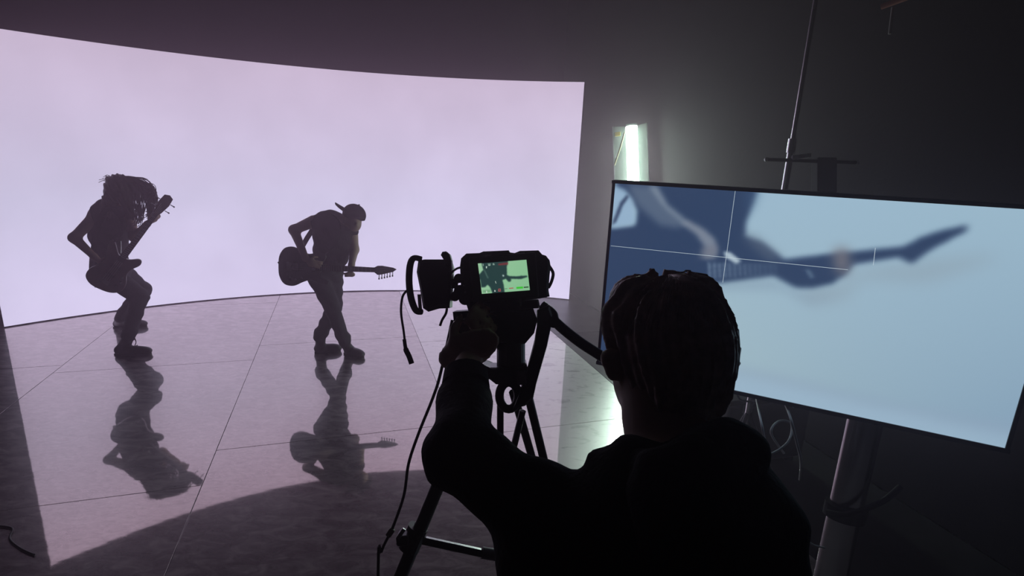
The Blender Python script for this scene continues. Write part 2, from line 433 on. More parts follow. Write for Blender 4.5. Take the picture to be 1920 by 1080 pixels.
def shoe(root, heel, toe, ankle, w=.047, name='shoe'):
    h3, t3, a3 = map(lambda q: np.asarray(q, float), (heel, toe, ankle))
    d = unit((t3 - h3) * np.array([1, 1, 0])); Lg = np.linalg.norm((t3 - h3)[:2]); z0 = min(h3[2], t3[2])
    side = np.cross([0, 0, 1], d); up = np.array([0, 0, 1.])
    if abs(t3[2] - h3[2]) > .01: up = unit(np.cross(unit(t3 - h3), -side)); up = up if up[2] > 0 else -up; d = unit(t3 - h3)
    pr = [blob(h3 + d * .05 + up * .04, (.055, w * .82, .042), [d, side, up]), blob(h3 + d * Lg * .55 + up * .042, (Lg * .36, w * .9, .042), [d, side, up]),
          blob(h3 + d * (Lg - .05) + up * .034, (.058, w, .034), [d, side, up]), cone(h3 + d * .055 + up * .05, a3, .046, .05)]
    plane = h3 + up * .0
    o = organic(name, pr, M_shoe, root, .008, .03, cut=lambda g: -((g - plane) @ up))
    ol = []
    for t, ww in ((0, .55), (.06, .8), (.25, .84), (.5, .88), (.72, 1.06), (.9, .8), (.985, .35)): ol.append((t, ww))
    P = [h3 + d * (Lg * t) + side * w * ww for t, ww in ol] + [h3 + d * (Lg * t) - side * w * ww for t, ww in reversed(ol)]
    MB().prism(P, up * .014).build('sole', M_rubber, o)
    return o
def laces(o, heel, toe, side, col=M_rubber):
    pass

class Fig:
    "places the joints of a standing person: pixel + offset away from the person's own vertical plane"
    def __init__(s, foot_uv, dd=0):
        g = ground(*foot_uv); s.az = unit(np.array([g[0], g[1], 0])); s.D = np.linalg.norm(g[:2]) + dd; s.sd = np.array([s.az[1], -s.az[0], 0])
    def __call__(s, u, v, dd=0.0):
        r = ray(u, v); t = (s.D + dd) / (r @ s.az); return CAM + r * t

# ------------------------------------------------------------------ bassist
fg = Fig((250, 666)); BA = fg
def bassist():
    # stance: front foot dd 0, back foot about 0.6 further, hips between
    root = empty('person', ground(250, 640))
    tag(root, 'long-haired bassist in a sleeveless vest, crouching with knees bent, playing a bass guitar', 'person')
    hip = fg(212, 512, .36); chest = fg(204, 425, .28); neck = fg(214, 385, .22)
    shR = fg(183, 402, .26); elR = fg(139, 446, .20); wrR = fg(176, 481, .13)
    shL = fg(240, 403, .22); elL = fg(252, 445, .08); wrL = fg(276, 420, .04)
    head = fg(229, 362, .16)
    hipR = fg(207, 516, .30); hipL = fg(226, 512, .45)
    knF = fg(262, 556, .16); anF = fg(237, 640, .04)
    knB = fg(268, 543, .56); anB = fg(225, 597, .66)
    hdF = unit(np.array([fg(250, 400, -.3) - fg(235, 362, 0)])[0])          # the face looks down to the right
    body = [cone(chest, hip, .125, .115, (fg.az, .75), .05), cone(fg(211, 400, .26), chest, .11, .13, (fg.az, .75), .05),
            cone(shR, shL, .07, .065, None, .05), cone(neck, head, .055, .058, None, .03),
            blob(head, (.078, .095, .118)), blob(head + fg.sd * .035 - fg.az * .03 + np.array([0, 0, -.05]), (.06, .06, .075)),
            blob(head + fg.sd * .075 - fg.az * .07 + np.array([0, 0, -.03]), (.016, .016, .022), None, .012),
            cone(shR, elR, .054, .041), cone(elR, wrR, .043, .028), cone(shL, elL, .052, .041), cone(elL, wrL, .042, .027),
            cone(hipR, knF, .092, .062), cone(knF, anF, .060, .04), cone(hipL, knB, .092, .062), cone(knB, anB, .06, .04)]
    body += [cone(wrR, fg(186, 489, .10), .028, .024, None, .02)] + hand(fg(195, 494, .075), fg(215, 502, .06) - fg(190, 490, .08), fg.sd * .5 + np.array([0, 0, 1]), -fg.az + fg.sd * .1, .95, .75, thumb_side=1)
    body += [cone(wrL, fg(282, 414, .01), .026, .022, None, .02)] + hand(fg(287, 410, .0), np.array([0, 0, 1.]) * .5 + fg.sd * .6 + fg.az * .3, unit(np.array([0, 0, 1.])) * .8 - fg.sd * .5, fg.sd * .2 - fg.az * .6 - np.array([0, 0, .3]), .95, 1.15, thumb_side=1)
    organic('body', body, M_skin, root, .0085, .028)
    vest = [cone(fg(205, 432, .28), fg(208, 500, .34), .145, .135, (fg.az, .78), .05), cone(fg(208, 398, .25), fg(205, 432, .28), .125, .145, (fg.az, .78), .05),
            cone(fg(189, 399, .255), fg(236, 400, .225), .076, .070, None, .05), cone(fg(213, 390, .23), fg(216, 382, .22), .07, .062, None, .04)]
    organic('vest', vest, M_vest, root, .01, .04, grow=.004, shape=lambda g: .006 * np.sin(g[..., 2] * 38 + g[..., 0] * 19) * np.sin(g[..., 0] * 30))
    jeans = [cone(hip, fg(212, 500, .35), .135, .128, (fg.az, .85), .05), cone(hipR, knF, .098, .071), cone(knF, fg(241, 630, .05), .068, .054), cone(hipL, knB, .098, .070), cone(knB, fg(229, 592, .65), .068, .055)]
    organic('jeans', jeans, M_jean, root, .01, .03, grow=.006, shape=lambda g: .005 * np.sin(g[..., 2] * 60 + g[..., 0] * 25) * np.sin(g[..., 1] * 33))
    shoe(root, ground(217, 664), ground(284, 664), anF, .05)
    shoe(root, ground(214, 614), ground(276, 612), anB, .05)
    ll = MB()
    for k_ in range(2):
        ll.tube(spline([fg(246, 645, -.03), fg(251, 636 - k_ * 3, -.05), fg(255, 641, -.06), fg(253, 649, -.06), fg(258, 651 - k_ * 4, -.06)]), .004, 6)
    ll.build('shoelace', M_rubber, root)
    # hair: thick mass plus flying strands blown to the right
    mass = [blob(fg(226, 357, .17), (.115, .12, .135)), cone(fg(222, 342, .17), fg(246, 346, .14), .075, .065), cone(fg(246, 348, .13), fg(258, 368, .08), .05, .02),
            cone(fg(214, 352, .2), fg(204, 390, .2), .075, .06), cone(fg(236, 372, .08), fg(245, 405, .04), .06, .04), cone(fg(206, 388, .19), fg(196, 404, .2), .05, .03),
            cone(fg(205, 338, .2), fg(199, 333, .2), .025, .01)]
    hr = organic('hair', mass, M_hairb, root, .009, .03, shape=lambda g: .007 * np.sin((g @ fg.sd) * 160 + g[..., 2] * 45) * np.sin(g[..., 2] * 30 + 1))
    st = MB(); R = random.Random(5)
    for k_ in range(260):
        t = R.random()
        u0, v0 = 215 + 40 * t + R.uniform(-8, 8), 332 + 14 * t * t + R.uniform(-2, 16)
        e = R.random()
        u1 = 268 + 24 * (1 - abs(e - .35)) + R.uniform(-8, 6); v1 = 352 + 62 * e + R.uniform(-4, 4)
        if e > .8: u1 -= 16
        um = (u0 + u1) / 2 + R.uniform(4, 16); vm = min(v0, v1) + (abs(v1 - v0)) * R.uniform(.05, .35)
        st.tube(spline([fg(u0, v0, .13), fg(um, vm, .08), fg(u1, v1, .02 + R.uniform(-.05, .05)), fg(u1 - R.uniform(0, 9), v1 + R.uniform(4, 12), .02)], 4), [.004] * 4 + [.0032] * 4 + [.0024] * 4 + [.0012], 4)
    for k_ in range(40):
        u0, v0 = R.uniform(200, 232), R.uniform(332, 345)
        st.tube(spline([fg(u0, v0, .16), fg(u0 - 6, v0 - 6, .16), fg(u0 - R.uniform(4, 16), v0 - R.uniform(2, 7), .17)], 4), .0022, 4)
    for k_ in range(60):
        u0, v0 = R.uniform(196, 220), R.uniform(355, 380)
        st.tube(spline([fg(u0, v0, .12), fg(u0 - 6, v0 + 16, .13), fg(u0 - R.uniform(4, 14), v0 + R.uniform(24, 38), .14)], 4), .003, 4)
    st.build('flying_strands', M_hairb, hr, True)
    MB().tube(spline([fg(226, 452, .05), fg(226.4, 464, .05), fg(226, 475, .05)]), .006, 8).build('pendant', M_metal, root)
bassist()

def guitar_frame(tail, head, face, length):
    ex = unit(head - tail); s = np.linalg.norm(head - tail) / length
    ez = unit(face - ex * (face @ ex)); ey = np.cross(ez, ex)
    return lambda x, y, z=0.0: tail + (ex * x + ey * y + ez * z) * s
def stringed(root, T, outline, body_mat, neck_x0, nut_x, head_pts, tuners, nstr, horn, pick_x):
    ol = spline([np.array([x, y, 0]) for x, y in outline], 5, True)
    b = MB(); b.prism([T(q[0], q[1], -.02) for q in ol], T(0, 0, .042) - T(0, 0, 0), .006); b = b.build('guitar_body', body_mat, root, False)
    nk = MB(); nk.prism([T(neck_x0, -.029, .02), T(nut_x, -.021, .02), T(nut_x, .021, .02), T(neck_x0, .029, .02)], T(0, 0, .02) - T(0, 0, 0), .003)
    nk = nk.build('neck', M_fret, root)
    fb = MB(); fb.prism([T(neck_x0 - .02, -.030, .04), T(nut_x, -.0215, .04), T(nut_x, .0215, .04), T(neck_x0 - .02, .030, .04)], T(0, 0, .006) - T(0, 0, 0))
    fb = fb.build('fingerboard', M_fret, nk)
    fm = MB()
    for k_ in range(1, 20):
        x = nut_x - (nut_x - .12) * (1 - 2 ** (-k_ / 12)); 
        if x < neck_x0: break
        fm.box(T(x, 0, .0465), T(.001, 0) - T(0, 0), T(0, .022) - T(0, 0), T(0, 0, .001) - T(0, 0, 0))
    fm.build('frets', M_metal, nk)['kind'] = 'stuff'
    hs = MB().prism([T(x, y, .016) for x, y in head_pts], T(0, 0, .016) - T(0, 0, 0), .002).build('headstock', body_mat, root)
    for (x, y, sg) in tuners:
        t = MB().cyl(T(x, y, .024), T(x, y + sg * .03, .024), .004, 8)
        t.box(T(x, y + sg * .038, .024), T(.007, 0) - T(0, 0), T(0, .008) - T(0, 0), T(0, 0, .004) - T(0, 0, 0), .003)
        t.build('tuner', M_metal, hs)
    for px in pick_x:
        MB().box(T(px, 0, .024), T(.017, 0) - T(0, 0), T(0, .042) - T(0, 0), T(0, 0, .008) - T(0, 0, 0), .003).build('pickup', M_black, b)
    MB().box(T(.09, 0, .026), T(.02, 0) - T(0, 0), T(0, .04) - T(0, 0), T(0, 0, .007) - T(0, 0, 0), .003).build('bridge', M_metal, b)
    for kx, ky in ((.10, -.10), (.15, -.115), (.20, -.1)):
        MB().cyl(T(kx, ky, .02), T(kx, ky, .038), .009, 12).build('knob', M_metal, b)
    for i in range(nstr):
        y = (i - (nstr - 1) / 2) / max(nstr - 1, 1)
        MB().tube([T(.09, y * .054, .036), T(nut_x, y * .034, .05), T(nut_x + .05 + .02 * i, y * .04, .036)], .0011, 5).build('string', M_metal, root)
    return b

tail, headp = fg(186, 541, .02), fg(319, 366, -.06)
bassroot = empty('bass_guitar', fg(205, 520, .02))
tag(bassroot, 'dark wooden bass guitar with upright neck slung low on the long-haired bassist', 'guitar')
T = guitar_frame(tail, headp, -fg.az * 1.0 + np.array([0, 0, .35]) + fg.sd * .15, 1.15)
BASS = [(0, 0), (.01, .09), (.06, .155), (.14, .165), (.22, .128), (.29, .115), (.36, .135), (.44, .168), (.49, .158), (.475, .125), (.41, .065), (.385, .03), (.385, -.03), (.395, -.065), (.435, -.115), (.43, -.15), (.385, -.16), (.31, -.125), (.24, -.12), (.15, -.165), (.07, -.165), (.015, -.10)]
stringed(bassroot, T, BASS, M_bassbody, .36, .93, [(.92, -.021), (.95, -.034), (1.05, -.05), (1.13, -.042), (1.15, 0), (1.13, .042), (1.05, .05), (.95, .034), (.92, .021)],
         [(.99, .045, 1), (1.07, .05, 1), (.99, -.045, -1), (1.07, -.05, -1)], 4, (.48, .15), (.17, .27))
MB().tube(spline([T(.01, .02, .0), fg(172, 505, .20), fg(180, 440, .12), fg(196, 396, .12), fg(218, 396, .10), fg(232, 425, .08), T(.48, .15, .02)], 8), .022, 8, flat=(.12, fg.az)).build('strap', M_cloth, bassroot, True)

# ------------------------------------------------------------------ guitarist in a backward cap
fh = Fig((630, 668)); fg2 = fh
def guitarist():
    root = empty('person', ground(630, 668))
    tag(root, 'guitarist bowed over in a backward cap and sleeveless shirt, legs crossed mid-step', 'person')
    f = fh; up = np.array([0, 0, 1.])
    hip = f(606, 511, .12); chest = f(622, 440, .03); neck = f(643, 417, -.02); head = f(660, 408, -.06)
    shR = f(588, 415, .02); elR = f(551, 431, .10); wrR = f(573, 484, -.12)
    shL = f(660, 432, .0); elL = f(664, 468, .02); wrL = f(659, 497, -.12)
    hipR = f(594, 514, .10); hipL = f(624, 514, .14)
    knR = f(621, 572, -.02); anR = f(644, 640, -.02); knL = f(627, 575, .12); anL = f(601, 633, .10)
    body = [cone(f(608, 420, .03), f(648, 428, .0), .088, .075, None, .05), cone(chest, hip, .14, .115, (f.az, .75), .05), cone(f(624, 424, .02), chest, .13, .145, (f.az, .8), .05),
            cone(neck, head, .058, .06), blob(head, (.092, .08, .098)), blob(head + f.sd * .02 - f.az * .05 - up * .055, (.06, .06, .07)),
            blob(head + f.sd * .035 - f.az * .105 - up * .05, (.014, .02, .018), None, .012), blob(head - f.sd * .055 - f.az * .05 - up * .03, (.012, .022, .03), None, .01),
            cone(shR, elR, .056, .043), cone(elR, wrR, .045, .029), cone(shL, elL, .055, .043), cone(elL, wrL, .044, .029),
            cone(hipR, knR, .092, .062), cone(knR, anR, .06, .04), cone(hipL, knL, .09, .06), cone(knL, anL, .06, .04)]
    body += [cone(wrR, f(579, 489, -.14), .027, .023, None, .02)] + hand(f(585, 493, -.155), f.sd * 1.0 - up * .35, up * .9 + f.sd * .3, -f.az, .95, .8, thumb_side=1)
    body += [cone(wrL, f(658, 503, -.13), .028, .026, None, .02)] + hand(f(658, 514, -.15), -f.sd * .2 + f.az * .5 - up * .4, f.sd * .95, -up * .7 - f.az * .6, .95, 1.2, thumb_side=-1)
    organic('body', body, M_skin, root, .0085, .028)
    sh = [cone(f(612, 418, .03), f(644, 426, .0), .098, .088, None, .05), cone(f(623, 445, .03), f(613, 500, .11), .152, .135, (f.az, .78), .05), cone(f(622, 424, .02), f(623, 445, .03), .14, .156, (f.az, .82), .05),
          cone(f(640, 448, .02), f(633, 488, .06), .10, .085, (f.az, .8), .04), cone(f(596, 417, .02), f(590, 417, .025), .068, .06, None, .03), cone(f(655, 430, .0), f(660, 434, 0), .066, .058, None, .03)]
    organic('sleeveless_shirt', sh, M_vest, root, .01, .04, grow=.004, shape=lambda g: .006 * np.sin(g[..., 2] * 40 + g[..., 0] * 25) * np.sin(g[..., 0] * 34))
    jn = [cone(hip, f(613, 500, .11), .13, .128, (f.az, .85), .05), cone(hipR, knR, .098, .07), cone(knR, f(641, 628, -.02), .068, .055), cone(hipL, knL, .095, .068), cone(knL, f(603, 624, .10), .066, .057),
          cone(f(645, 634, -.02), f(646, 639, -.02), .06, .058, None, .015), cone(f(601, 626, .10), f(600, 631, .1), .06, .058, None, .015)]
    organic('jeans', jn, M_jean, root, .01, .028, grow=.006, shape=lambda g: .005 * np.sin(g[..., 2] * 60 + g[..., 0] * 25) * np.sin(g[..., 1] * 33))
    MB().tube(spline([f(599, 517, -.05), f(600, 522, -.06), f(601, 528, -.05)]), .006, 6).build('belt_chain', M_metal, root)
    shoe(root, ground(648, 662), ground(681, 672), anR, .05)
    shoe(root, ground(590, 661), ground(640, 658), anL, .05)
    cap_c = f(664, 403, -.06)
    bx = unit(-f.sd * .86 + up * .42); by = unit(f.az - bx * (bx @ f.az)); bz = unit(np.cross(bx, by)); bz = bz if bz[2] > 0 else -bz
    cp = organic('cap', [blob(cap_c + bz * .004, (.108, .096, .098), [bx, by, bz])], M_cloth, root, .008, .02, cut=lambda g: -((g - cap_c) @ unit(bz + bx * .25)) - .035)
    bm_ = MB(); rows = []
    for i in range(7):
        t = i / 6; a = -1.0 + 2.0 * t
        p0 = cap_c + bx * .085 * math.cos(a * .9) + by * .09 * math.sin(a * .9) + bz * .01
        p1 = p0 + bx * (.10 * math.cos(a * 1.1) + .012) + bz * (.022 - .03 * abs(a))
        rows += [p0 + bz * .012, p1, p1 - bz * .01, p0 - bz * .012]
    fc = []
    for i in range(6):
        for k_ in range(4): fc.append((i * 4 + k_, i * 4 + (k_ + 1) % 4, i * 4 + 4 + (k_ + 1) % 4, i * 4 + 4 + k_))
    fc += [(0, 1, 2, 3), (24, 27, 26, 25)]
    bm_.add(rows, fc).build('brim', M_cloth, cp, True)
    MB().ball(cap_c + bz * .104, (.01, .01, .006)).build('button', M_cloth, cp, True)
guitarist()
gr = empty('electric_guitar', fh(547, 500, -.06))
tag(gr, 'black electric guitar held level across the guitarist in the cap', 'guitar')
T2 = guitar_frame(fh(523, 498, -.02), fh(742, 507, -.22), -fh.az + np.array([0, 0, .12]), 1.02)
GTR = [(0, 0), (.008, .09), (.05, .158), (.12, .175), (.19, .145), (.25, .118), (.32, .128), (.385, .135), (.41, .105), (.39, .055), (.37, .03), (.37, -.03), (.355, -.06), (.375, -.10), (.425, -.125), (.42, -.15), (.36, -.15), (.28, -.118), (.21, -.138), (.13, -.175), (.05, -.16), (.008, -.09)]
stringed(gr, T2, GTR, M_gtr, .34, .84, [(.83, -.021), (.86, -.045), (.90, -.04), (1.0, -.012), (1.03, .012), (1.0, .026), (.90, .04), (.86, .038), (.83, .021)],
         [(.875 + .024 * i, -.042 + .0062 * i, -1) for i in range(6)], 6, (.4, .12), (.15, .3))
MB().tube(spline([T2(.0, .01, .0), fh(560, 470, .13), fh(580, 440, .14), fh(606, 404, .04), fh(634, 412, -.10), fh(636, 450, -.16), T2(.40, .12, .02)], 8), .024, 8, flat=(.12, fh.az)).build('strap', M_cloth, gr, True)

# ------------------------------------------------------------------ television on a pole stand
tvd = unit([.896, -.444, 0])                                # towards the right end
TLp = CAM + ray(1151, 341) / np.linalg.norm(ray(1151, 341)) * 2.3
tvn = unit(np.cross([0, 0, 1.], tvd)); tvn = -tvn if tvn @ (CAM - TLp) < 0 else tvn
TW, THh = 1.437, .808
zt = TLp[2]
def tvhit(u, v):
    d = ray(u, v); q = CAM + d * (((TLp - CAM) @ tvn) / (d @ tvn)); return (q - TLp) @ tvd / TW, (TLp[2] - q[2]) / THh
def tvp(s, t, o=0.0): return TLp + tvd * s * TW - np.array([0, 0, t * THh]) + tvn * o

def raster(nx, ny, base, layers, conv):
    "paints soft-edged polygons; layers: (pixel polygon, rgb, blur cells, opacity)"
    X, Y = np.meshgrid((np.arange(nx) + .5) / nx, (np.arange(ny) + .5) / ny)
    img = base(X, Y)
    for poly, rgb, bl, op in layers:
        P = np.array([conv(*q) for q in poly]); M = np.zeros(X.shape, bool)
        for i in range(len(P)):
            (x0, y0), (x1, y1) = P[i], P[(i + 1) % len(P)]
            if y0 == y1: continue
            c = ((y0 > Y) != (y1 > Y)) & (X < (x1 - x0) * (Y - y0) / (y1 - y0) + x0); M ^= c
        A = M.astype(float)
        for _ in range(3):
            if bl > 0:
                kx = int(bl); K = np.ones(2 * kx + 1) / (2 * kx + 1)
                A = np.pad(A, kx, mode='edge')
                A = np.apply_along_axis(lambda r_: np.convolve(r_, K, 'valid'), 0, A)
                A = np.apply_along_axis(lambda r_: np.convolve(r_, K, 'valid'), 1, A)
        img = img + (np.asarray(rgb, float) - img) * (A * op)[..., None]
    return img
def picture(name, nx, ny, img, pos, mat, parent):
    "flat display surface: a fine grid, one colour per cell"
    vv = [pos(i / nx, j / ny) for j in range(ny + 1) for i in range(nx + 1)]
    me = bpy.data.meshes.new(name)
    V = np.array(vv, np.float32); me.vertices.add(len(V)); me.vertices.foreach_set('co', V.ravel())
    I, J = np.meshgrid(np.arange(nx), np.arange(ny)); a = J * (nx + 1) + I
    Q = np.stack([a, a + nx + 1, a + nx + 2, a + 1], -1).reshape(-1, 4).astype(np.int32)
    me.loops.add(len(Q) * 4); me.loops.foreach_set('vertex_index', Q.ravel()); me.polygons.add(len(Q))
    me.polygons.foreach_set('loop_start', np.arange(0, len(Q) * 4, 4, dtype=np.int32)); me.update(calc_edges=True)
    ca = me.color_attributes.new('picture', 'FLOAT_COLOR', 'CORNER')
    c = s2l(np.clip(img, 0, 255)).reshape(-1, 3); c = np.concatenate([c, np.ones((len(c), 1))], 1)
    ca.data.foreach_set('color', np.repeat(c, 4, 0).astype(np.float32).ravel())
    o = bpy.data.objects.new(name, me); COL.objects.link(o); me.materials.append(mat); attach(o, parent); return o
Z6 = lambda pts: [(1120 + x / 2, 320 + y / 2) for x, y in pts]
def tvbase(X, Y):
    tl, tr, bl, br = map(lambda c: np.array(c, float), ((160, 188, 210), (158, 186, 206), (176, 198, 202), (138, 164, 188)))
    X_, Y_ = X[..., None], Y[..., None]
    return (tl * (1 - X_) + tr * X_) * (1 - Y_) + (bl * (1 - X_) + br * X_) * Y_
DK = (47, 66, 98)
tv_layers = [
    (Z6([(300, 690), (700, 770), (1100, 870), (1600, 960), (1600, 1100), (0, 1100), (0, 640)]), (146, 166, 190), 5, .55),
    (Z6([(500, 760), (1000, 880), (1560, 1000), (1560, 1060), (300, 1000)]), (160, 186, 208), 5, .7),
    (Z6([(440, 410), (650, 400), (760, 450), (900, 470), (800, 510), (690, 450), (440, 450)]), (140, 162, 182), 4, .6),
    (Z6([(760, 440), (930, 420), (990, 370), (1200, 340), (1490, 315), (1490, 340), (1240, 425), (990, 410), (930, 490), (830, 505), (780, 490)]), (148, 168, 184), 6, .75),
    (Z6([(90, 20), (615, 20), (580, 130), (556, 200), (556, 245), (620, 270), (700, 333), (880, 312), (1150, 285), (1215, 250), (1290, 225), (1385, 205), (1390, 225), (1330, 255), (1240, 305), (1180, 350), (1130, 325), (960, 352), (930, 390), (880, 425), (800, 442), (740, 438), (660, 395), (430, 425), (430, 900), (-60, 900), (-40, 215), (55, 215), (140, 205), (150, 150), (120, 100), (60, 60)]), DK, 2, 1),
    (Z6([(560, 60), (610, 60), (590, 120), (560, 180)]), (60, 85, 120), 4, .6),
    (Z6([(60, 55), (100, 70), (135, 110), (140, 200), (55, 215)]), (150, 178, 206), 2, .9),
    (Z6([(50, 210), (85, 120), (110, 90), (118, 96), (95, 130), (70, 190)]), (40, 54, 84), 1, .9),
    (Z6([(560, 235), (600, 250), (690, 325), (660, 345), (600, 300), (545, 240)]), (100, 112, 130), 4, .6),
    (Z6([(110, 52), (222, 58), (262, 130), (330, 190), (310, 215), (235, 205), (150, 130)]), (92, 108, 132), 3, .85),
    (Z6([(190, 56), (222, 58), (262, 130), (345, 196), (330, 206), (250, 140)]), (140, 152, 168), 2, .7),
    (Z6([(310, 195), (345, 188), (400, 220), (440, 255), (452, 300), (440, 330), (395, 330), (405, 290), (370, 240)]), (136, 144, 160), 2, .85),
    (Z6([(390, 285), (450, 280), (445, 325), (380, 330)]), (112, 116, 132), 2, .6),
    (Z6([(472, 302), (500, 308), (540, 340), (520, 350), (480, 325)]), (190, 206, 218), 1, .9),
    (Z6([(890, 290), (935, 288), (948, 320), (945, 385), (905, 395), (885, 340)]), (122, 118, 126), 4, .85),
    (Z6([(780, 372), (795, 372), (815, 400), (800, 404)]), (96, 118, 145), 1, .8),
] + [(Z6([(414 + i * 19, 345 + i * .6), (424 + i * 19, 345 + i * .6), (426 + i * 19, 408 - i * 1.6), (418 + i * 19, 408 - i * 1.6)]), (128, 148, 172), 1, .75 - i * .04) for i in range(14)]
tv = empty('television', tvp(.5, 1) * np.array([1, 1, 1]))
tag(tv, 'large flat television monitor showing a blurred blue-grey close-up of a guitarist', 'television')
cu = np.array([0, 0, 1.])
MB().box(tvp(.5, .5, -.035), tvd * (TW / 2 + .008), cu * (THh / 2 + .008), tvn * .028, .004).build('housing', M_black, tv)
img = raster(400, 225, tvbase, tv_layers, tvhit)
picture('screen', 400, 225, img, lambda s, t: tvp(s, t, -.004), emit_attr('television_picture'), tv)
bz = .009
for nm, c, a, b_ in (('bezel', tvp(.5, 0, -.003), tvd * (TW / 2 + bz), cu * .006), ('bezel', tvp(.5, 1, -.003), tvd * (TW / 2 + bz), cu * .008), ('bezel', tvp(0, .5, -.003), tvd * .006, cu * (THh / 2)), ('bezel', tvp(1, .5, -.003), tvd * .006, cu * (THh / 2))):
    MB().box(c, a, b_, tvn * .004).build(nm, M_black, tv)
M_line = emit('guide_line_white', s2l((205, 218, 228)), 1.0)
for a, b_ in (((518, 68), (470, 420)), ((50, 282), (940, 372)), ((1043, 290), (1035, 355))):
    A = tvp(*tvhit(*Z6([a])[0]), -.0025); B = tvp(*tvhit(*Z6([b_])[0]), -.0025)
    MB().box((A + B) / 2, (B - A) / 2, unit(np.cross(tvn, B - A)) * .0006, tvn * .0004).build('guide_line', M_line, tv)
MB().box(tvp(.5, .55, -.085), tvd * .22, cu * .2, tvn * .02, .005).build('wall_mount_plate', M_dmetal, tv)

# stand column
pc = tvp(.5, 1, -.16); colx = np.array([pc[0], pc[1], 0])
q0 = at(1619, 790, 1.0); rr = ray(1622, 790)
tt = ((tvp(.5, .5, -.16) - CAM) @ tvn) / (rr @ tvn); colx = CAM + rr * tt; colx = np.array([colx[0], colx[1], 0])
stand = empty('television_stand', colx)
tag(stand, 'silver upright column of the television stand below the monitor', 'stand')
MB().tube([colx + cu * .03, colx + cu * 1.62], .062, 28, flat=(.55, tvn)).build('column', plain('satin_aluminium', (.62, .57, .60), .22, 1.0, vary=.06), stand, True)
MB().box(colx + cu * 1.5, tvd * .12, cu * .1, tvn * .05, .006).build('mount_bracket', M_dmetal, stand)
MB().box(colx + cu * .015, tvd * .38, cu * .015, tvn * .26, .008).build('base_plate', M_blackm, stand)
MB().tube([colx + cu * .60, colx + cu * .66], .078, 24, flat=(.68, tvn)).build('collar', M_blackm, stand)
MB().tube(spline([colx - tvd * .07 + cu * .63 + tvn * .05, colx + tvn * .07 + cu * .66, colx + tvd * .1 + tvn * .05 + cu * .74, colx + tvd * .16 + cu * .80]), .012, 8).build('strap', M_blackm, stand, True)

# ------------------------------------------------------------------ tube light leaning by the wall
TUBE_E = 25.0
def on_wall_plane(u, v, off):                                # point of the plane parallel to the side wall
    r_ = ray(u, v); return CAM + r_ * ((off - CAM @ RU) / (r_ @ RU))
top = on_wall_plane(1184, 238, 3.02)
bot = top + RV * -.60 + np.array([0, 0, -1]) * (top[2] - .10)
tdir = unit(top - bot); tl = np.linalg.norm(top - bot)
fx = empty('tube_light', np.array([bot[0], bot[1], 0]))
tag(fx, 'tall glowing white tube light with reflector wings leaning against the dark wall', 'light')
fn = unit(-RU * .55 - RV * .85); fn = unit(fn - tdir * (fn @ tdir))      # the open side faces the room and the lens
sidew = unit(np.cross(fn, tdir)); sidew = -sidew if sidew @ RT < 0 else sidew
mid = (top + bot) / 2
MB().tube([bot, top], .062, 24).build('tube', emit('tube_light_white', (.80, 1.0, .88), TUBE_E), fx, True)
M_refl = plain('grey_reflector', (.045, .053, .048), .9, spec=.05, vary=.03)
for sgn, wd in ((-1, .20), (1, .16)):
    a = sidew * sgn
    p0 = mid - fn * .085 + a * .02; p1 = mid - fn * .02 + a * wd
    ax = (p1 - p0) / 2; nz = unit(np.cross(tdir, ax))
    wg = MB().box((p0 + p1) / 2, ax, tdir * (tl / 2 + .03), nz * .004).build('reflector_wing', M_refl, fx)
    MB().box(p1, a * .005, tdir * (tl / 2 + .03), nz * .008).build('wing_lip', plain('pale_lip', (.2, .22, .21), .4), wg)
MB().box(mid - fn * .1, sidew * .05, tdir * (tl / 2 + .03), fn * .02, .005).build('spine', M_dmetal, fx)
for e in (bot - tdir * .02, top + tdir * .02):
    MB().box(e - fn * .03, sidew * .06, tdir * .012, fn * .05, .006).build('end_cap', M_refl, fx)
MB().box(bot - tdir * .06 - fn * .03, sidew * .16, np.array([0, 0, .02]), fn * .09, .006).build('foot', M_dmetal, fx)
k0 = top - tdir * .06 - sidew * .075 + fn * .03; k1 = top - tdir * .40 - sidew * .195 + fn * .02
MB().tube(spline([k0, (k0 + k1) / 2 + fn * .03 + sidew * .01, k1]), .009, 8).build('cable', plain('yellowed_cable', (.12, .10, .03), .5), fx, True)
MB().box(top - tdir * .06 - sidew * .15 + fn * .0, sidew * .03, tdir * .022, fn * .006, .003).build('sticker', plain('yellow_sticker', (.35, .26, .03), .5), fx)

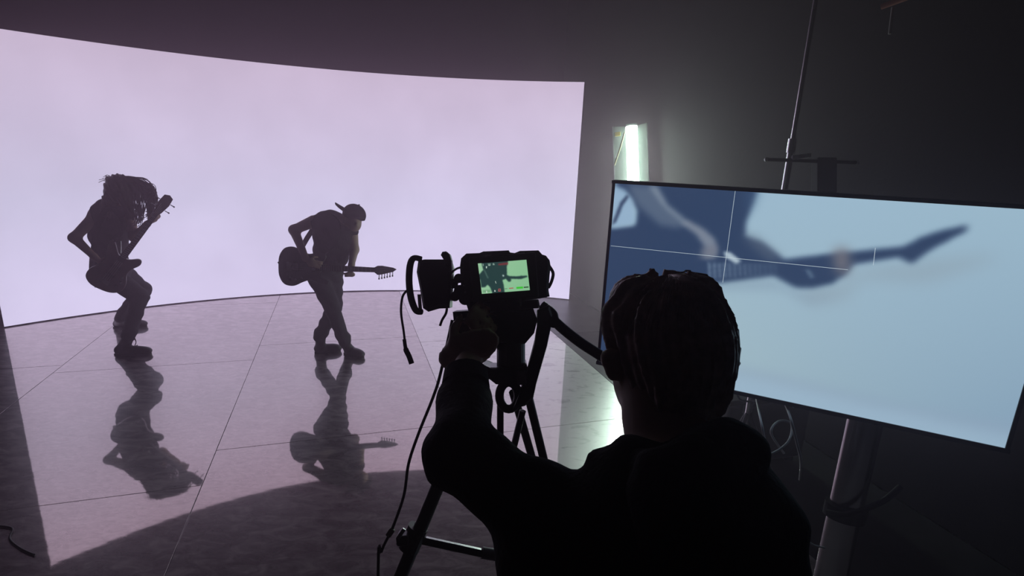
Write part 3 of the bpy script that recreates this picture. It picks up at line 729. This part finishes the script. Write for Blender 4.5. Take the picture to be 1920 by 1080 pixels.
# ------------------------------------------------------------------ camera operator in front
def operator():
    root = empty('person', ground(1240, 1900) * 0 + np.array([.27, .62, 0]))
    tag(root, 'camera operator in a black hoodie seen from behind, left arm raised to the camera', 'person')
    A = at
    head = A(1249, 645, .84)
    # head axes: turned about 25 degrees to the left, bowed a little
    face = unit(FW * .9 - RT * .42 - UP * .12); hs = unit(np.cross(face, UP)); hu = np.cross(hs, face)
    E = [hs, face, hu]
    neck = A(1248, 790, .81); neckb = A(1266, 885, .76)
    shL = A(1105, 1005, .74); shR = A(1372, 975, .66)
    elL = A(866, 850, .82); wrL = A(876, 705, 1.0)
    hipc = np.array([.30, .60, .98]); chest = A(1262, 1120, .70)
    elR = np.array([shR[0] + .10, shR[1] + .12, 1.16]); wrR = elR + np.array([-.08, .26, .06])
    hipL = np.array([.20, .60, .93]); hipR = np.array([.40, .58, .93])
    knL = np.array([.17, .66, .50]); knR = np.array([.43, .60, .50]); anL = np.array([.15, .60, .10]); anR = np.array([.45, .55, .10])
    body = [blob(head, (.074, .095, .1), E), blob(head - hu * .055 + face * .035, (.062, .075, .085), E), cone(neck, head - hu * .03, .058, .055), cone(neckb, neck, .062, .058),
            blob(head + face * .112 - hu * .03, (.014, .02, .022), E, .012), cone(A(1149, 702, .83), A(1145, 672, .825), .011, .017, None, .006),
            cone(head + hs * .074 - hu * .045 - face * .01, head + hs * .08 - hu * .012 - face * .018, .010, .016, (hs, .6), .006),
            cone(shL, shR, .07, .07, None, .05), cone(chest, hipc, .155, .145, (FW, .72), .05), cone(A(1262, 1010, .71), chest, .09, .12, (FW, .75), .05),
            cone(shL, A(992, 948, .78), .052, .046), cone(A(992, 948, .78), elL, .046, .04), cone(elL, wrL, .04, .03), cone(shR, elR, .055, .045), cone(elR, wrR, .045, .03),
            cone(hipL, knL, .09, .06), cone(knL, anL, .06, .042), cone(hipR, knR, .09, .06), cone(knR, anR, .06, .042)]
    body += [cone(wrL, A(878, 682, 1.03), .03, .026, None, .02)] + hand(A(878, 656, 1.06), UP * .8 + RT * .35 + FW * .35, RT * .4 - UP * .5 - FW * .2, -FW * .8 + RT * -.3, .98, .85, thumb_side=-1)
    body += [cone(wrR, wrR + np.array([-.01, .05, .01]), .03, .025, None, .02)] + hand(wrR + np.array([-.015, .07, .012]), (-.2, 1, .1), (-1, -.2, 0), (0, -.1, 1), .98, 1.0)
    organic('body', body, plain('fair_skin', (.55, .33, .26), .5, vary=.06), root, .008, .028)
    hood = [cone(shL, shR, .076, .072, None, .05), cone(chest, hipc, .165, .175, (FW, .78), .06), cone(A(1255, 1020, .71), chest, .105, .165, (FW, .78), .06),
            cone(shL, A(992, 948, .78), .072, .06), cone(A(992, 948, .78), elL, .06, .055), cone(elL, A(872, 730, .97), .055, .044), cone(A(1025, 1040, .73), A(1045, 1250, .70), .06, .085, None, .05), cone(shR, elR, .072, .06), cone(elR, wrR - np.array([-.02, .05, 0]), .06, .044),
            cone(hipc, hipc - np.array([0, 0, .06]), .175, .172, (FW, .8)),
            cone(A(1172, 888, .75), A(1340, 880, .71), .03, .04, None, .04), cone(A(1120, 864, .76), A(1160, 862, .78), .013, .02, None, .010), cone(A(1150, 905, .75), A(1180, 900, .74), .04, .05, None, .03)]
    wr_ = lambda g: .0045 * np.sin(g[..., 0] * 70 + g[..., 2] * 40) * np.sin(g[..., 2] * 60 + g[..., 1] * 30)
    hd = organic('hoodie', hood, M_cloth, root, .009, .03, shape=wr_)
    organic('hood', [cone(A(1190, 880, .72), A(1280, 925, .63), .03, .045, None, .04), cone(A(1280, 925, .63), A(1352, 872, .66), .045, .04, None, .04), cone(A(1330, 838, .70), A(1366, 852, .67), .03, .042, None, .04), cone(A(1270, 990, .61), A(1280, 925, .62), .05, .05, (FW, .7), .04)], M_cloth, hd, .008, .03, shape=wr_)
    pants = [cone(hipc - np.array([0, 0, .04]), hipc - np.array([0, 0, .08]), .155, .15, (FW, .85)), cone(hipL, knL, .1, .072), cone(knL, anL, .07, .058), cone(hipR, knR, .1, .072), cone(knR, anR, .07, .058)]
    organic('trousers', pants, M_jean, root, .012, .03, grow=.004)
    for an in (anL, anR):
        shoe(root, np.array([an[0], an[1] - .07, 0.0]), np.array([an[0] - .03, an[1] + .21, 0.0]), an, .05)
    # hair: short and thick, swept into clumps from the crown
    hairp = [blob(head + hu * .010 - face * .018, (.083, .096, .094), E), blob(head - face * .025 - hu * .03, (.075, .078, .08), E), blob(head + face * .045 + hu * .036, (.074, .058, .056), E),
             blob(A(1198, 558, .86), (.044, .05, .036), E, .012), blob(A(1280, 558, .84), (.054, .06, .038), E, .012), cone(A(1228, 513, .85), A(1262, 515, .84), .010, .006, None, .01),
             cone(A(1152, 590, .85), A(1147, 650, .845), .02, .012, None, .02),
             cone(head - hs * .03 - face * .045 - hu * .085, head + hs * .02 - face * .045 - hu * .085, .032, .032, None, .03)]
    def clump(g):
        L = (g - head) @ np.array(E).T
        an = np.arctan2(L[..., 1] + .03, L[..., 0]); rad = np.hypot(L[..., 0], L[..., 1] + .03)
        d = .0032 * np.sin(an * 26 + rad * 30 + np.sin(L[..., 2] * 40)) + .003 * np.sin(an * 11 + L[..., 2] * 18)
        part = .009 * np.exp(-((L[..., 0] + .004 - .1 * L[..., 1]) / .008) ** 2) * (L[..., 2] > .03)
        return d + part
    def haircut(g):
        L = (g - head) @ np.array(E).T
        a_ = L[..., 1] - .03 - .45 * (L[..., 2] + .02); b_ = -L[..., 2] + .012 + .3 * (L[..., 1] - .05)
        hh = np.clip(.5 + .5 * (b_ - a_) / .04, 0, 1); return b_ + (a_ - b_) * hh - .04 * hh * (1 - hh)   # keeps the face and ears free
    hr = organic('hair', hairp, M_hairo, root, .0055, .03, shape=clump, cut=haircut)
    st = MB(); R = random.Random(11)
    Em = np.array(E)
    cen = head + hu * .010 - face * .018
    for k_ in range(1500):
        a = R.uniform(0, 2 * math.pi); crown = np.array([.0, -.035, .105])
        ln = R.uniform(.5, 1.25); pts = []
        for j in range(6):
            ph = .15 + ln * (j / 5) * 1.1 + R.uniform(-.03, .03); aa = a + .25 * j / 5 * (1 if a < math.pi else -1)
            rad = np.array([.083, .096, .094]) * (1.0 + .03 * R.random() + (.015 if j == 5 else 0))
            L = np.array([rad[0] * math.sin(ph) * math.cos(aa), rad[1] * math.sin(ph) * math.sin(aa), rad[2] * math.cos(ph)])
            pts.append(cen + L @ Em)
        L5 = (pts[-1] - head) @ Em.T
        if L5[1] > .05 and L5[2] < .03: continue
        st.tube(pts, [.0016, .0016, .0015, .0013, .0011, .0005], 3, cap=False)
    st.build('hair_strands', M_hairo, hr, True)
    # wrist cuff
    MB().tube([A(873, 726, .96), A(873.5, 700, .985)], [.044, .041], 20).build('cuff', M_cloth, hd, True)
operator()

# ------------------------------------------------------------------ cinema camera on its tripod
RD = 1.12
ca_, sa_ = math.cos(math.radians(4.6)), math.sin(math.radians(4.6))
CX = RT * ca_ + UP * sa_; CY = -RT * sa_ + UP * ca_
def px(n): return n * RD / F_PX
camr = empty('cinema_camera', at(950, 572, RD + .05))
tag(camr, 'black cinema camera with lit flip screen and side handle on the tripod', 'camera')
def outl(pts, d=0.0): return [at(u, v, RD + d) for u, v in pts]
# body shell
bd = MB().prism(outl([(862, 498), (864, 484), (874, 475), (899, 474), (906, 471), (954, 469), (957, 473), (965, 474), (975, 470), (1010, 469), (1017, 477), (1024, 479), (1031, 488), (1033, 500), (1031, 515), (1029, 545), (1031, 556), (1012, 560), (985, 563), (960, 570), (905, 574), (872, 572), (864, 548)]), FW * .085, .006).build('camera_body', M_black, camr)
MB().box(at(945, 520, RD - .006), CX * px(62), CY * px(42), FW * .008, .004).build('screen_bezel', M_black, camr)
LCD = [at(896, 494, RD - .0155), at(987, 487, RD - .0155), at(903.5, 551, RD - .0155), at(993.5, 544, RD - .0155)]
def lcdp(s, t): return (LCD[0] * (1 - s) + LCD[1] * s) * (1 - t) + (LCD[2] * (1 - s) + LCD[3] * s) * t
def lcdconv(x, y):                                           # zoomed picture coordinates -> 0..1 on the little screen
    s = (x - 160 - (y - 265) * .105) / 990.; t = (y - 265 + (x - 160) * .07) / 612.; return s, t
GD = (38, 62, 62)
lcd_layers = [
    ([(235, 262), (770, 225), (745, 330), (745, 500), (790, 520), (960, 528), (1030, 515), (1160, 515), (1160, 540), (1030, 582), (820, 575), (830, 600), (810, 635), (770, 635), (720, 572), (650, 600), (675, 700), (690, 840), (440, 860), (395, 740), (345, 690), (300, 735), (215, 745), (185, 480), (265, 395)], GD, 1, 1),
    ([(270, 380), (300, 400), (370, 560), (345, 565)], (92, 120, 112), 1, .7),
    ([(570, 270), (770, 245), (770, 295), (575, 305)], (122, 52, 58), 1, .9),
    ([(650, 500), (670, 490), (690, 515), (665, 535)], (225, 240, 235), 1, .9), ([(500, 620), (512, 620), (525, 665), (512, 668)], (190, 205, 195), 0, .9),
    ([(930, 740), (1070, 732), (1072, 770), (934, 778)], (60, 190, 50), 0, 1), ([(1080, 735), (1180, 728), (1182, 755), (1084, 762)], (45, 80, 50), 0, .9),
    ([(780, 757), (870, 750), (870, 770), (782, 777)], (175, 70, 70), 0, .8), ([(560, 770), (612, 766), (616, 824), (564, 828)], (196, 80, 84), 0, .8), ([(574, 785), (600, 783), (602, 812), (578, 814)], (60, 70, 70), 0, 1),
    ([(245, 800), (400, 790), (402, 840), (250, 850)], (96, 140, 104), 1, .6), ([(490, 790), (505, 830), (480, 832)], (230, 240, 235), 0, 1), ([(320, 808), (335, 845), (312, 847)], (230, 240, 235), 0, 1),
    ([(360, 268), (415, 264), (417, 276), (362, 280)], (150, 180, 160), 0, .8), ([(365, 288), (412, 285), (412, 312), (367, 314)], (190, 210, 195), 0, .7), ([(455, 262), (490, 262), (500, 300), (460, 305)], (190, 210, 195), 0, .55), ([(320, 325), (345, 322), (340, 365), (325, 365)], (220, 235, 225), 0, .8), ([(255, 270), (272, 270), (275, 315), (255, 318)], (170, 195, 180), 0, .6),
    ([(690, 768), (745, 764), (745, 776), (690, 780)], (70, 110, 78), 0, .8),
]
def lcdbase(X, Y):
    a, b_ = np.array((152, 196, 158.)), np.array((128, 186, 140.)); t = (X * .6 + Y * .2)[..., None]
    return a * (1 - t) + b_ * t
picture('flip_screen', 150, 95, raster(150, 95, lcdbase, lcd_layers, lcdconv), lcdp, emit_attr('camera_screen_picture'), camr)
MB().tube(spline([at(1029, 498, RD + .02), at(1037, 512, RD + .02), at(1034, 528, RD + .02), at(1028, 540, RD + .02)]), px(3), 8, flat=(.4, FW)).build('strap_loop', M_blackm, camr, True)
MB().box(at(915, 479, RD - .0), CX * px(7), CY * px(1.2), FW * .003, .001).build('top_button', M_metal, camr)
MB().box(at(975, 475, RD - .002), CX * px(9), CY * px(.8), FW * .003, .0005).build('hot_shoe_rail', M_metal, camr)
MB().cyl(at(940, 520, RD + .08), at(940, 520, RD + .16), .042, 28).build('lens', M_black, camr, )
MB().cyl(at(940, 520, RD + .16), at(940, 520, RD + .20), .047, 28).build('lens_hood', M_black, camr)
# handle block at the left with its hand strap
MB().prism(outl([(783, 488), (795, 486), (830, 486), (842, 488), (846, 500), (844, 545), (842, 578), (822, 579), (802, 585), (792, 578), (786, 540), (780, 510)], -.01), FW * .07, .008).build('side_handle', M_black, camr)
MB().prism(outl([(826, 478), (829, 472), (836, 471), (843, 477), (846, 488), (846, 500), (834, 500), (831, 486)], -.012), FW * .03, .003).build('handle_lug', M_black, camr)
MB().tube(spline([at(790, 486, RD), at(776, 484, RD - .005), at(769, 497, RD - .01), at(767, 528, RD - .01), at(771, 560, RD - .01), at(780, 582, RD - .005), at(791, 585, RD)], 6), px(5.5), 10, flat=(2.2, FW)).build('hand_strap', M_blackm, camr, True)
MB().box(at(787, 566, RD - .012), CX * px(3), CY * px(14), FW * .002).build('strap_label', plain('grey_label', (.35, .32, .34), .6), camr)
MB().tube(spline([at(765, 543, RD - .01), at(755, 556, RD - .01), at(752, 585, RD - .01), at(757, 622, RD - .01), at(759, 640, RD - .01)], 6) , [px(2.2)] * 25, 8, flat=(.4, FW)).build('tether', M_blackm, camr, True)
MB().tube(spline([at(758, 636, RD - .01), at(761, 655, RD - .01), at(767, 668, RD - .01), at(772, 682, RD - .01)], 6), [px(3.5)] * 6 + [px(5)] * 13, 8, flat=(.3, FW)).build('tether_end', M_blackm, camr, True)
MB().tube(spline([at(838, 578, RD), at(836, 588, RD), at(829, 600, RD), at(825, 611, RD)], 5), px(2.4), 8).build('short_cable', M_cable, camr, True)
MB().tube(spline([at(838, 525, RD + .01), at(846, 512, RD + .0), at(858, 503, RD), at(872, 501, RD + .01)], 5), px(2.2), 8).build('handle_cable', M_cable, camr, True)
jn = MB()
for u, v, r_ in ((850, 532, 9), (862, 545, 11), (872, 560, 12), (853, 556, 9), (860, 522, 9)):
    jn.cyl(at(u, v, RD - .015), at(u, v, RD + .05), px(r_), 16)
jn.build('rosette_joint', M_dmetal, camr)
for u, v in ((846, 537), (869, 535), (872, 548), (851, 528)):
    MB().cyl(at(u, v, RD - .019), at(u, v, RD - .014), px(1.4), 8).build('screw', M_metal, camr)

tp = empty('tripod', at(950, 1300, 1.3) * np.array([1, 1, 0]))
tag(tp, 'black video tripod with fluid head and mid-level spreader carrying the camera', 'tripod')
td = RD + .06
def TPp(u, v, d=0.0): return at(u, v, td + d)
MB().prism([TPp(u, v, -.06) for u, v in ((874, 570), (1010, 562), (1013, 576), (990, 579), (880, 590))], FW * .11, .004).build('quick_release_plate', M_dmetal, tp)
MB().prism([TPp(u, v, -.05) for u, v in ((848, 585), (930, 580), (1000, 578), (1008, 600), (1002, 625), (985, 645), (960, 650), (938, 640), (928, 660), (900, 652), (872, 640), (852, 620))], FW * .10, .008).build('fluid_head', M_black, tp)
MB().cyl(TPp(918, 620, -.085), TPp(918, 620, .06), px(30), 24).build('tilt_drag_knob', M_black, tp)
MB().prism([TPp(u, v, -.07) for u, v in ((880, 582), (905, 580), (930, 598), (927, 604), (905, 600), (884, 604))], FW * .02, .003).build('clamp_plate', plain('worn_grey_metal', (.14, .12, .12), .45, .5), tp)
MB().cyl(TPp(958, 640, .0), TPp(958, 700, .0), px(28), 24).build('pan_base', M_black, tp)
MB().prism([TPp(u, v, -.04) for u, v in ((905, 684), (918, 690), (980, 690), (988, 684), (992, 706), (984, 722), (930, 722), (912, 708))], FW * .09, .008).build('bowl', M_dmetal, tp)
ring = [TPp(954 + 22 * math.cos(a) * .8, 742 + 25 * math.sin(a), -.03) for a in np.linspace(0, 2 * math.pi, 25)]
MB().tube(ring, px(8.5), 10, cap=False).build('bowl_clamp_handle', M_black, tp, True)
MB().box(TPp(978, 708, -.05), CX * px(9), CY * px(13), FW * .01, .004).build('drag_dial', plain('grey_dial', (.10, .09, .10), .4), tp)
# legs run from the bowl to the floor
def leg(a, b_, r0, r1, label=None):
    A = np.asarray(a, float); B = np.asarray(b_, float); d = B - A; Gd = A + d * (A[2] / -d[2])
    seg = A + (Gd - A) * .45
    L = MB().tube([A, seg], r0, 14).build('leg', M_dmetal, tp, True)
    MB().tube([seg, Gd + unit(A - Gd) * .03], r1, 12).build('lower_leg', M_dmetal, L, True)
    MB().cyl(seg - unit(d) * .03, seg + unit(d) * .03, r0 * 1.35, 14).build('leg_lock', M_black, L)
    MB().ball(Gd + np.array([0, 0, .02]), (.03, .03, .02)).build('rubber_foot', M_rubber, L, True)
    return A, Gd
A1, G1 = leg(TPp(912, 690, .02), TPp(752, 1078, .02), px(14), px(11))
A2, G2 = leg(TPp(962, 735, .05), TPp(1004, 880, .20), px(9), px(9))
A3, G3 = leg(TPp(984, 715, .07), TPp(1024, 880, .10), px(9), px(9))
for (u0, v0, u1, v1, r_) in ((938, 760, 938, 870, 7), (980, 770, 958, 860, 7),):
    MB().cyl(TPp(u0, v0, .04), TPp(u1, v1, .06), px(r_), 10).build('centre_brace', M_dmetal, tp)
# collar and spreader arm
cc = TPp(776, 1008, .02)
cl = MB().cyl(TPp(784, 988, .02), TPp(766, 1030, .02), px(21), 16); cl.box(TPp(757, 1008, -.0), CX * px(12), CY * px(10), FW * .02, .005)
cl.build('spreader_collar', M_dmetal, tp)
MB().box(TPp(752, 1000, -.022), unit(TPp(760, 992) - TPp(746, 1012)) * px(11), unit(TPp(760, 1004) - TPp(746, 996)) * px(4), FW * .004, .002).build('collar_plate', M_metal, tp)
sp0, sp1 = TPp(786, 1012, .02), TPp(915, 1040, .06)
MB().tube([sp0, sp1], px(8), 14).build('spreader_arm', M_dmetal, tp, True)
MB().box((sp0 + sp1) / 2 + UP * px(7.5), (sp1 - sp0) / 2 * .8, UP * px(1.1), FW * .004).build('spreader_rail', M_metal, tp)
MB().tube([TPp(903, 1036, .06), TPp(945, 1043, .07)], px(12), 14).build('spreader_tip', plain('grey_plastic', (.16, .14, .15), .45), tp, True)
sph = (A1 + (G1 - A1) * .4 + A2 + (G2 - A2) * .4 + A3 + (G3 - A3) * .4) / 3
# pan handle behind the operator's head, and a second folded handle
MB().tube(spline([TPp(1016, 572, -.02), TPp(1036, 588, -.03), TPp(1044, 606, -.04), TPp(1085, 640, -.05), TPp(1128, 668, -.06), TPp(1185, 706, -.07)], 6), [px(9)] * 12 + [px(10)] * 19, 12).build('pan_handle', M_black, tp, True)
MB().prism([TPp(u, v, -.05) for u, v in ((1008, 582), (1030, 572), (1036, 590), (1034, 612), (1026, 650), (1006, 720), (1000, 748), (985, 762), (962, 768), (975, 735), (990, 690), (1003, 640), (1008, 610))], FW * .035, .006).build('folded_handle', M_black, tp)
MB().cyl(TPp(1038, 604, -.06), TPp(1038, 604, .0), px(11), 16).build('handle_rosette', M_black, tp)
MB().prism([TPp(u, v, -.06) for u, v in ((968, 566), (1004, 572), (1012, 578), (985, 579), (970, 574))], FW * .02, .002).build('plate_lever', M_dmetal, tp)
MB().box(at(976, 568, RD - .01), CX * px(1.4), CY * px(6), FW * .003).build('lever_pin', M_metal, tp)

# cable hanging from the camera beside the tripod
cbr = empty('hanging_cable', ground(700, 1500) * np.array([1, 1, 0]))
tag(cbr, 'thin black cable hanging from the camera past the left tripod leg', 'cable')
MB().tube(spline([at(848, 600, 1.15), at(826, 700, 1.16), at(812, 745, 1.18), at(784, 815, 1.2), at(766, 870, 1.2), at(757, 930, 1.2), at(735, 993, 1.2)], 6), px(3.0), 8).build('upper_length', M_cable, cbr, True)
MB().box(at(732, 998, 1.2), unit(RT - UP * .7) * px(6), unit(UP + RT * .7) * px(9), FW * .006, .003).build('connector', plain('beige_connector', (.30, .24, .20), .5), cbr)
MB().tube(spline([at(728, 1006, 1.2), at(715, 1035, 1.2), at(709, 1075, 1.2), np.array([*at(700, 1200, 1.2)[:2], .35]), np.array([*at(690, 1200, 1.25)[:2], .005]), np.array([*at(600, 1200, 1.5)[:2], .005])], 6), px(3.0), 8).build('lower_length', M_cable, cbr, True)

# ------------------------------------------------------------------ light stand mast and clutter on the right
sd_ = 2.75
pm = at(1480, 300, sd_); px0 = np.array([pm[0], pm[1], 0])
ls = empty('light_stand', px0)
tag(ls, 'slim silver light stand mast rising behind the television with a cross arm', 'stand')
zc = at(1477, 275, sd_)[2]
MB().cyl(px0 + cu * .3, px0 + cu * zc, .016, 14).build('lower_mast', M_bright, ls, True)
MB().cyl(px0 + cu * zc, px0 + cu * 3.7, .011, 14).build('upper_mast', M_bright, ls, True)
MB().cyl(px0 + cu * (zc - .03), px0 + cu * (zc + .04), .021, 14).build('mast_collar', M_bright, ls, True)
ab = at(1480, 298, sd_); ae = at(1515, 293, sd_)
MB().box((ab + ae) / 2 - FW * .02, (ae - ab) / 2, UP * .011, FW * .01, .003).build('arm_bracket', plain('grey_bracket', (.85, .82, .85), .4), ls)
b0, b1 = at(1437, 299, sd_ - .02), at(1607, 305, sd_ - .02)
bar = MB().cyl(b0, b1, .009, 10).build('cross_arm', M_blackm, ls, True)
for e in (b0, b1): MB().ball(e, .011, 10, 6).build('arm_tip', M_metal, bar, True)
MB().box(at(1545, 330, sd_), RT * .05, UP * .09, FW * .03, .005).build('hanging_pouch', M_blackm, ls)
for k_ in range(3):
    a = math.radians(100 + 120 * k_); e = px0 + np.array([math.cos(a) * .3, math.sin(a) * .3, .012])
    MB().tube([px0 + cu * .62, e], .012, 8).build('leg', M_dmetal, ls, True)

hp = empty('ceiling_pipe', at(1680, 5, 3.2))
tag(hp, 'reddish pipe and thin hanging rod near the ceiling at upper right', 'pipe')
MB().cyl(at(1652, 13, 3.2), at(1760, -26, 3.0), .016, 12).build('pipe', plain('reddish_pipe', (.45, .18, .14), .5), hp, True)
MB().cyl(at(1674, 14, 3.2), at(1668, 64, 3.2), .008, 10).build('rod', plain('grey_rod', (.25, .22, .22), .5), hp, True)
MB().cyl(at(1700, -6, 3.12), np.array([*at(1700, -6, 3.12)[:2], ZC]), .008, 10).build('drop_rod', M_blackm, hp, True)

ec = ground(1450, 835) - RU * .35
case = empty('equipment_case', ec)
tag(case, 'black equipment case standing on the floor in the dark below the television', 'case')
MB().box(ec + cu * .29, RU * .34, RV * .26, cu * .22, .015).build('case_body', M_black, case)
MB().box(ec + cu * .53, RU * .34, RV * .26, cu * .02, .01).build('lid', plain('worn_black_lid', (.05, .05, .052), .5), case)
for sx in (-1, 1):
    for sy in (-1, 1):
        MB().ball(ec + RU * .28 * sx + RV * .20 * sy + cu * .035, .035, 12, 8).build('caster', M_rubber, case, True)
for dx in (-.2, .2):
    MB().box(ec - RV * .265 + RU * dx + cu * .49, RU * .035, RV * .008, cu * .03, .003).build('latch', M_metal, case)

def cable(pts, r_, label, mat=M_gcable, group=None):
    o = MB().tube(spline(pts, 6), r_, 8).build('loose_cable', mat, None, True); tag(o, label, 'cable', group); return o
cz = 2.02
cable([at(1450, 700, cz + .25), at(1462, 735, cz + .16), at(1475, 764, cz + .08), at(1484, 790, cz), at(1494, 830, cz), at(1502, 866, cz + .02), at(1500, 900, cz + .1)], .005, 'longest grey cable drooping under the television, beside its column')
cable([at(1415, 700, cz + .3), at(1418, 745, cz + .2), at(1428, 795, cz), at(1436, 832, cz), at(1446, 850, cz), at(1478, 828, cz), at(1484, 795, cz + .05), at(1460, 790, cz + .06), at(1446, 812, cz + .03), at(1470, 850, cz + .06)], .0045, 'looped grey cable hanging under the television next to the hooded shoulder')
cable([at(1380, 700, cz + .2), at(1383, 742, cz + .2), at(1398, 752, cz + .2), at(1424, 748, cz + .2), at(1427, 705, cz + .2)], .004, 'short grey cable tucked close under the bottom edge of the television')
cable([at(1466, 925, 1.75), at(1488, 958, 1.78), at(1505, 1000, 1.8), at(1522, 1020, 1.82), at(1546, 1027, 1.84)], .003, 'thin grey cable running down to the collar of the television column')
rg = MB().tube([at(1355 + 8 * math.cos(a), 747 + 5.5 * math.sin(a), 2.25) for a in np.linspace(0, 2 * math.pi, 21)], .0028, 8, cap=False).build('metal_ring', M_metal, None, True)
tag(rg, 'small metal ring below the television beside the head of the operator', 'ring')
gl_ = [ground(-20, 985, .006), ground(22, 990, .006), ground(18, 1010, .006), ground(38, 1028, .006), ground(64, 1040, .006)]
fc_ = MB().tube(spline(gl_, 6), .005, 8).build('floor_cable', M_cable, None, True)
tag(fc_, 'thin black cable curling on the glossy floor at the lower left', 'cable')
